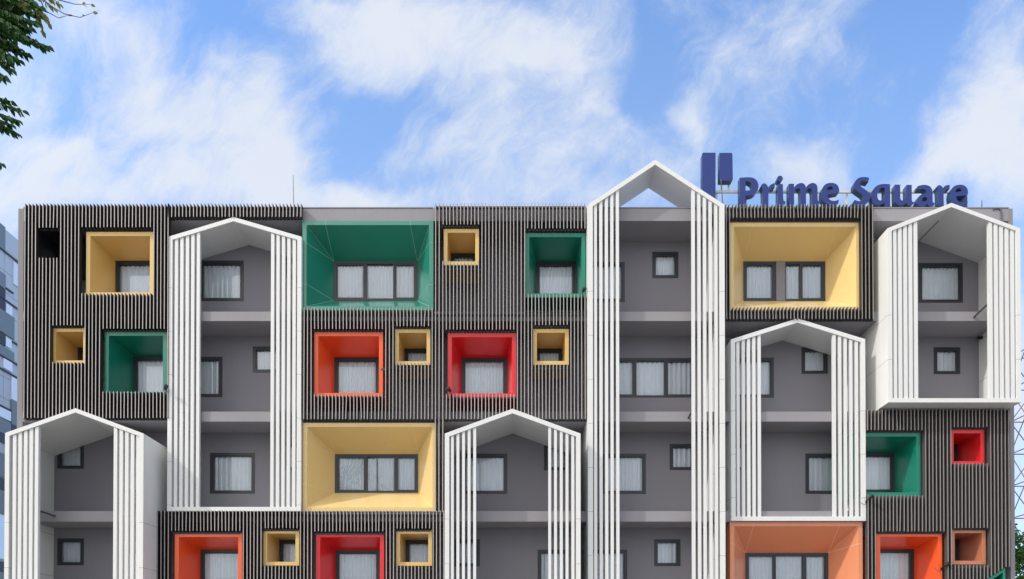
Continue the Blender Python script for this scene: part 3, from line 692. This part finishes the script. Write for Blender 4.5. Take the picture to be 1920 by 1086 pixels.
trunk = MB(); P0 = Vector((-10.6, -15.2, 0)); P1 = Vector((-10.4, -15.0, 5.0)); P2 = Vector((-10.0, -14.6, 8.5)); P3 = Vector((-9.3, -14.0, 11.5))
trunk.bar(P0, P1, 0.26, 0, 14, 0.2); trunk.bar(P1, P2, 0.2, 0, 14, 0.14); trunk.bar(P2, P3, 0.14, 0, 12, 0.05)
trunk.build('trunk', M_BARK, T1, origin=P0, smooth=True)
br = MB(); fo = MB(); r = random.Random(11)
def twig(pts, r0, r1, step, ln, wd, mi, hang=0.8, dense=1.0):
    P = [Vector(p) for p in pts]; tot = len(P)-1
    for i in range(tot): br.bar(P[i], P[i+1], r0+(r1-r0)*i/tot, 0, 5, r0+(r1-r0)*(i+1)/tot)
    for i in range(tot):
        seg = P[i+1]-P[i]; n = max(1, int(seg.length/step))
        for k in range(n):
            for s_ in (-1, 1):
                if r.random() > dense: continue
                b0 = P[i]+seg*((k+r.random()*.5)/n); ax = seg.normalized()
                dv = ax*r.uniform(.2, .9)+Vector((r.uniform(-.35, .35), s_*r.uniform(.2, .6), -hang+r.uniform(-.3, .5)))
                leaf(fo, b0, dv, ln*r.uniform(.7, 1.2), wd*r.uniform(.8, 1.15), r, mi)
    leaf(fo, P[-1], (P[-1]-P[-2]).normalized()+Vector((0, 0, -.4)), ln*1.1, wd, r, mi)
# sprays that reach into the frame (ends given where the photograph shows them)
hub1 = Vector((-8.1, -13.6, 10.3)); hub2 = Vector((-8.0, -13.6, 9.2)); br.bar(P2, hub1, 0.07, 0, 8, 0.03); br.bar(P2, hub2, 0.07, 0, 8, 0.03)
def spray(hub, a, b_, dz, n=3, mi=0, ln=.105, wd=.05, step=.045, dense=1.0, hang=.8):
    twig([hub, TP(*a, dz), TP((a[0]+b_[0])/2, (a[1]+b_[1])/2-5, dz), TP(*b_, dz)], .012, .003, step, ln, wd, mi, hang, dense)
for (a, b_) in [((-40,48),(88,86)),((-30,40),(62,74)),((-40,70),(50,100)),((-50,86),(34,112)),((-40,95),(20,128)),((-60,110),(8,142)),
                ((-50,-20),(70,26)),((-30,-30),(60,2)),((-60,8),(64,40)),((-60,25),(45,36)),((-60,-10),(40,14)),((-70,40),(30,55)),((-70,60),(20,78)),((-50,20),(25,50)),((-60,30),(30,20)),((-50,75),(34,90)),((-60,50),(14,104)),((-50,0),(50,20)),((-60,20),(56,52)),((-60,36),(40,66)),((-60,60),(26,86)),((-70,80),(20,104)),((-60,-25),(44,0)),((-50,-30),(75,12)),((-60,90),(16,118)),((-40,10),(30,36)),((-70,0),(22,14))]:
    spray(hub1, a, b_, r.uniform(-.4, .5), ln=.118, wd=.058, step=.035)
for (a, b_) in [((-50,178),(20,190)),((-50,190),(42,207)),((-50,205),(30,224)),((-40,222),(30,248)),((-50,238),(10,240)),((-50,215),(18,232))]: spray(hub2, a, b_, r.uniform(-.2, .3), ln=.11, wd=.055, step=.036)
for (a, b_) in [((-50,285),(2,306)),]: spray(hub2, a, b_, 0, ln=.09)
for (a, b_) in [((30,-30),(100,14)),((40,-25),(92,44)),((60,-20),(110,6)),((50,-5),(82,60)),((20,-15),(70,20)),((30,0),(84,30))]: spray(Vector(TP(-60,-60)), a, b_, r.uniform(-.3, .6), mi=1, ln=.085, wd=.042, dense=.85, hang=.5)
for pts in [[(50,-40),(90,8),(120,26),(150,33),(174,24)],[(60,-40),(110,0),(140,8),(170,9)],[(60,-40),(84,20),(110,34),(127,29)]]:
    twig([TP(*p, .2) for p in pts], .009, .002, .13, .065, .035, 1, .2, .35)
# the crown beyond the frame edge
for k in range(150):
    c0 = Vector((r.uniform(-11.6, -7.75), r.uniform(-16.5, -12.2), r.uniform(8.3, 13.2)))
    if c0.x > -8.3 and c0.z < 12.0:
        c0.x -= 1.0
    base = P3 if c0.z > 10.5 else P2
    if k % 2 == 0: br.bar(base+(c0-base)*0.25, c0, 0.03, 0, 5, 0.008)
    for j in range(26):
        q = c0+Vector((r.gauss(0, .22), r.gauss(0, .3), r.gauss(0, .16)))
        leaf(fo, q, (r.uniform(-1, 1), r.uniform(-1, 1), r.uniform(-1, .3)), .11, .052, r, 0 if r.random() < .75 else 2)
br.build('branch', M_BARK, T1); fo.build('crown', [M_LEAF, M_LEAF2, M_LEAF3], T1)

def small_tree(loc, h, rad, label, seed, mi=(1, 1, 0)):
    t = empty('broadleaf_tree', loc, label, 'tree'); r = random.Random(seed); L0 = Vector(loc)
    tk = MB(); top = L0+Vector((0.2, 0, h*0.6)); tk.bar(L0, top, 0.14, 0, 10, 0.06)
    cr = MB(); cl = []
    for k in range(110):
        a = r.uniform(0, 2*math.pi); zz = r.uniform(.3, 1); rr_ = rad*math.sqrt(r.random())*(1-.55*abs(zz-.6)/.6)
        c0 = L0+Vector((rr_*math.cos(a), rr_*math.sin(a), h*zz-0.2)); cl.append(c0)
        if k < 16: tk.bar(L0+Vector((0.1, 0, h*r.uniform(.3, .55))), c0, 0.035, 0, 5, 0.01)
        for j in range(110):
            q = c0+Vector((r.gauss(0, .24), r.gauss(0, .24), r.gauss(0, .17)))
            leaf(cr, q, (r.uniform(-1, 1), r.uniform(-1, 1), r.uniform(-.8, .5)), .15, .085, r, r.choice(mi))
    tk.build('trunk', M_BARK, t); cr.build('crown', [M_LEAF, M_LEAF3], t)
small_tree((20.3, 5.2, 0), 7.0, 1.5, 'green broadleaf tree below the lattice mast at the right edge', 3)

S.cycles.samples = 64
S.cycles.max_bounces = 8
